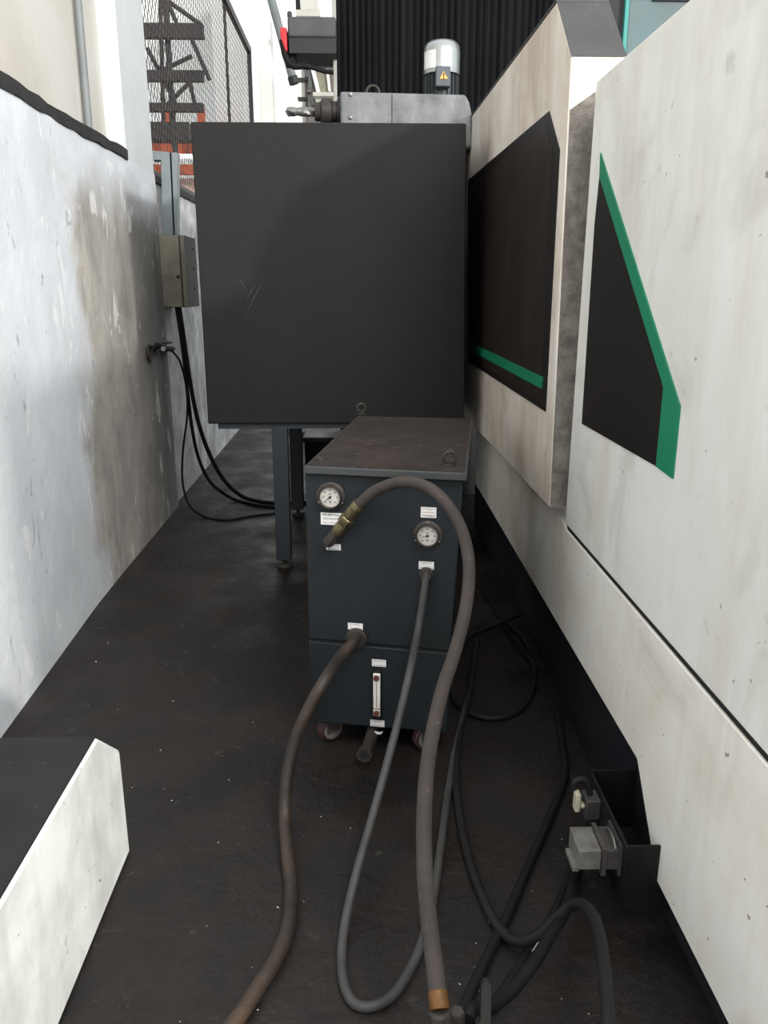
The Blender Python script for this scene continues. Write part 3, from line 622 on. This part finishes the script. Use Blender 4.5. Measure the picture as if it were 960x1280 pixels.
c2 = [q5(220.5,384), q5(225,412), q5(230,450), q5(235,495), q5(240,535), q5(248,572), q5(261,600), q5(277,615), G(295,625,.011), G(325,632,.011), G(360,634,.011)]
tag(MB().tube(c2, .011, 12, 8).build('power_lead', m_rubk), 'middle black cable from beige box bending to the floor inside the thickest', 'cable', 'cables below the beige box')
c3 = [q5(212,437,5.17), q5(219,443,5.17), q5(226,455,5.16), q5(233,485,5.16), q5(234,520,5.14), q5(229,560,5.1), q5(228,600,5.05), q5(236,630,4.98), G(256,646,.008), G(285,650,.008), G(315,645,.008), G(350,641,.008)]
tag(MB().tube(c3, .007, 10, 8).build('power_lead', m_rubk), 'thin black cable from the wall clamp looping lowest onto the floor', 'cable', 'cables below the beige box')
wc = thing('wall_clamp', 'small dirty black cable clamp on left wall below the beige box', 'clamp', onX(198,438,-1.22))
p0 = onX(190,438,-1.215); p1 = onX(216,436,-1.20)
MB().tube([p0, onX(198,432,-1.19), onX(206,436,-1.19), p1], .016, 10).build('clamp_bar', m_rubk, wc)
MB().torus(onX(187,441,-1.205), (1,0,0), .045, .008).build('clamp_ring', m_dsteel, wc)
MB().tube([onX(196,430,-1.2), onX(205,428,-1.19), onX(214,428,-1.2)], .009, 8).build('clamp_arm', m_dsteel, wc)
MB().cyl(onX(204,436,-1.225), onX(204,436,-1.165), .014).build('clamp_bolt', m_steel, wc)

# ------------------------------------------------------------------ mesh screen above the rear wall
XM = -1.27
me_ = thing('mesh_screen', 'expanded metal screen in a black frame above the rear left wall', 'mesh fence', (XM, 7.8, 2.06))
Y0, Y1, Z0, Z1 = 5.2, 10.45, 2.06, 4.05
gm = MB(); cw_, ch_ = .075, .115; nx = int((Y1-Y0)/cw_); nz = int((Z1-Z0)/ch_*2)
tw = .008
def bar(a, b):
    a, b = Vector(a), Vector(b); dv = (b-a).normalized(); pn = dv.cross(Vector((1,0,0))).normalized()*tw/2
    gm.prism([a-pn, b-pn, b+pn, a+pn], (.002, 0, 0))
for i in range(nx):
    for j in range(nz):
        y = Y0+cw_*i; z = Z0+ch_/2*j
        if z+ch_/2 > Z1: continue
        if j % 2 == 0: bar((XM, y, z), (XM, y+cw_/2, z+ch_/2)); bar((XM, y+cw_, z), (XM, y+cw_/2, z+ch_/2))
        else: bar((XM, y+cw_/2, z), (XM, y, z+ch_/2)); bar((XM, y+cw_/2, z), (XM, y+cw_, z+ch_/2))
gm.build('mesh', m_mesh, me_, smooth=0)
MB().box((XM-.02, Y0, Z1-.03), (XM+.025, Y1, Z1+.04)).build('top_rail', m_fr, me_)
MB().box((XM-.02, Y1-.05, Z0), (XM+.025, Y1+.01, Z1+.03)).build('end_post', m_fr, me_)
MB().box((XM-.02, 8.70, Z0), (XM-.001, 8.76, Z1)).build('middle_post', m_beamst, me_)
MB().box((XM-.02, Y0, Z0), (XM+.02, Y1, Z0+.035)).build('bottom_rail', m_fr, me_)

# steel stair structure beyond the screen
YS = 10.2
stt = thing('steel_staircase', 'dark brown steel staircase frame with level beams seen through the mesh screen', 'staircase', (-3.2, YS, 0))
def beam(y0, y1, Yd, name='stair_beam'):
    a = onY(165, y0, Yd); b = onY(254, y1, Yd)
    MB().box((a.x-1.2, Yd, b.z), (b.x, Yd+.10, a.z)).build(name, m_beamst, stt)
beam(28,47,YS); beam(87,101,YS); beam(128,139,YS)
bw = MB()
for (xa_, ya_, xb_, yb_) in ((205,-8,222,32),(208,-20,214,150),(200,-10,205,170),(236,98,244,132),(180,-20,250,30),(178,100,240,70),(200,140,250,90),(184,60,225,140),(240,50,262,100)):
    bw.cyl(onY(xa_, ya_, YS+.7), onY(xb_, yb_, YS+.7), .026, 8)
bw.build('bracing', m_beamst, stt)
pst = MB().box((onY(202,0,YS).x-.02, YS+.12, 0), (onY(208,0,YS).x-.02, YS+.2, 6.0)); pst.build('post', m_beamst, stt)
MB().box((onY(165,140,YS).x-1.2, YS+.1, onY(200,172,YS).z), (onY(254,140,YS).x-.2, YS+.4, onY(200,150,YS).z)).build('lower_beam', m_beamst, stt)
YO = 12.0
rk = thing('storage_rack', 'orange storage rack seen low through the mesh screen behind the duct', 'rack', (-3.5, YO, 0))
a = onY(150,205,YO); b = onY(262,218,YO)
MB().box((a.x-.8, YO, b.z), (b.x, YO+.1, a.z)).build('beam', m_orange, rk)
a2 = onY(150,160,YO); b2_ = onY(262,186,YO)
MB().box((a2.x-.8, YO+.6, b2_.z), (b2_.x, YO+.7, a2.z)).build('beam', m_orange, rk)
for x_ in (178, 206, 250):
    p = onY(x_, 190, YO); MB().box((p.x-.05, YO+.2, 0), (p.x+.05, YO+.3, a2.z+.3)).build('upright', m_orange, rk)
cr = MB().box((a.x-.6, YO+.3, onY(200,268,YO).z), (b.x-.1, YO+1.0, onY(200,219,YO).z))
tag(cr.build('storage_crate', m_pale), 'pale pinkish crate sitting under the orange rack beam behind the mesh', 'crate')
MB().box((a.x-.7, YO+.25, onY(200,268,YO).z-.05), (b.x, YO+1.05, onY(200,268,YO).z)).build('beam', m_orange, rk)
YL = YS+.25
la, lb = onY(212,195,YL), onY(241,195.5,YL)
tl2 = thing('tube_lamp', 'short glowing white tube lamp seen through the mesh beside the duct', 'lamp', (la+lb)/2)
MB().cyl(la, lb, .026, 12).build('tube', m_tube, tl2)
zb_ = onY(200,172,YS).z
for t in (.2, .8):
    p = la+(lb-la)*t; MB().cyl((p.x, p.y, p.z), (p.x, p.y, zb_+.005), .008, 8).build('hanger_rod', m_fr, tl2)

# ------------------------------------------------------------------ far hall structure between the screen and the bellows
sr_ = MB().cyl(onY(338,-5,9.5), onY(366,98,9.5), .045, 12)
so = sr_.build('steel_strut', m_strut); tag(so, 'grey slanting steel tube left of the red-ended arm', 'strut')
MB().cyl(onY(365.4,96,9.5), onY(368,105,9.5), .055, 12).build('end_plug', m_fr, so)
st2 = MB().box((onY(346,140,9.5).x-.03, 9.5, onY(346,172,9.5).z), (onY(346,140,9.5).x+.03, 9.55, onY(346,120,9.5).z))
YT = 15.0
ct = thing('crane_column', 'cream lattice crane column far back left of the bellows', 'column', (onY(395,100,YT).x, YT, 0))
def fb(x0_, y0_, x1_, y1_, dy, th, name, ma, sk=0):
    a = onY(x0_, y0_, YT+dy); b = onY(x1_, y1_, YT+dy); k_ = sk*YT/1000*1.05
    MB().prism([(a.x, YT+dy, a.z), (b.x, YT+dy, a.z), (b.x+k_, YT+dy, b.z), (a.x+k_, YT+dy, b.z)], (0, th, 0)).build(name, ma, ct)
fb(374,-12,396,12,0,.4,'panel',m_cream,1); fb(370,12,400,20,-.1,.5,'ledge',m_cream)
fb(387,66,404,74,0,.4,'panel',m_cream,1); fb(391,76,406,115,0,.4,'panel',m_box,6)
fb(384,68,390,115,-.05,.3,'flange',m_far,9); fb(405,66,409,114,-.05,.3,'flange',m_far,4)
fb(391,115,418,120,-.1,.5,'ledge',m_cream); fb(393,121,414,134,0,.4,'panel',m_cream,3); fb(396,134,420,165,0,.4,'panel',m_head,0)
fb(380,66,385,170,.2,.2,'post',m_cbrown,0); fb(409,60,418,116,.3,.2,'post',m_cbrown,0)
fb(372,66,376,96,.1,.2,'post',m_strut,8); fb(383,85,388,131,.1,.2,'brace',m_strut,5)
for yy in (74, 97, 121): fb(372, yy, 384, yy+3, .1, .2, 'bracket', m_fr)
fb(384,112,392,115,.05,.2,'bracket',m_cbrown); fb(378,-10,370,20,.3,.2,'post',m_fr) 
fb(394,83,420,84.5,-.1,.05,'tie_rod',m_fr)
MB().box((onY(380,66,YT).x-.1, YT, 0), (onY(418,66,YT).x, YT+.3, onY(380,165,YT).z)).build('footing', m_cream, ct)
MB().box((onY(372,0,YT).x, YT+.45, 0), (onY(420,0,YT).x, YT+.6, onY(372,-20,YT).z)).build('web', m_far, ct)

# ------------------------------------------------------------------ metal chips on the floor
cp = MB()
for i in range(260):
    x = random.uniform(-1.1, .6); y = random.uniform(1.05, 3.4)
    if x < -.56 and y < 1.85: continue
    if -.22 < x < .45 and y > 2.0: continue
    s_ = random.uniform(.0008, .0026)*(1 if i % 9 else 1.5); an = random.uniform(0, 6.28); e = Vector((math.cos(an), math.sin(an), 0)); f = Vector((-e.y, e.x, 0))
    c = Vector((x, y, .0005)); cp.raw([c-e*s_*1.4, c+f*s_*.6, c+e*s_*1.4, c+UP*s_*.8], [(0,1,2),(0,3,1),(1,3,2),(0,2,3)])
ch = cp.build('metal_chips', m_chip, smooth=0); tag(ch, 'tiny bright metal chips scattered over the black floor', 'swarf'); ch['kind'] = 'stuff'
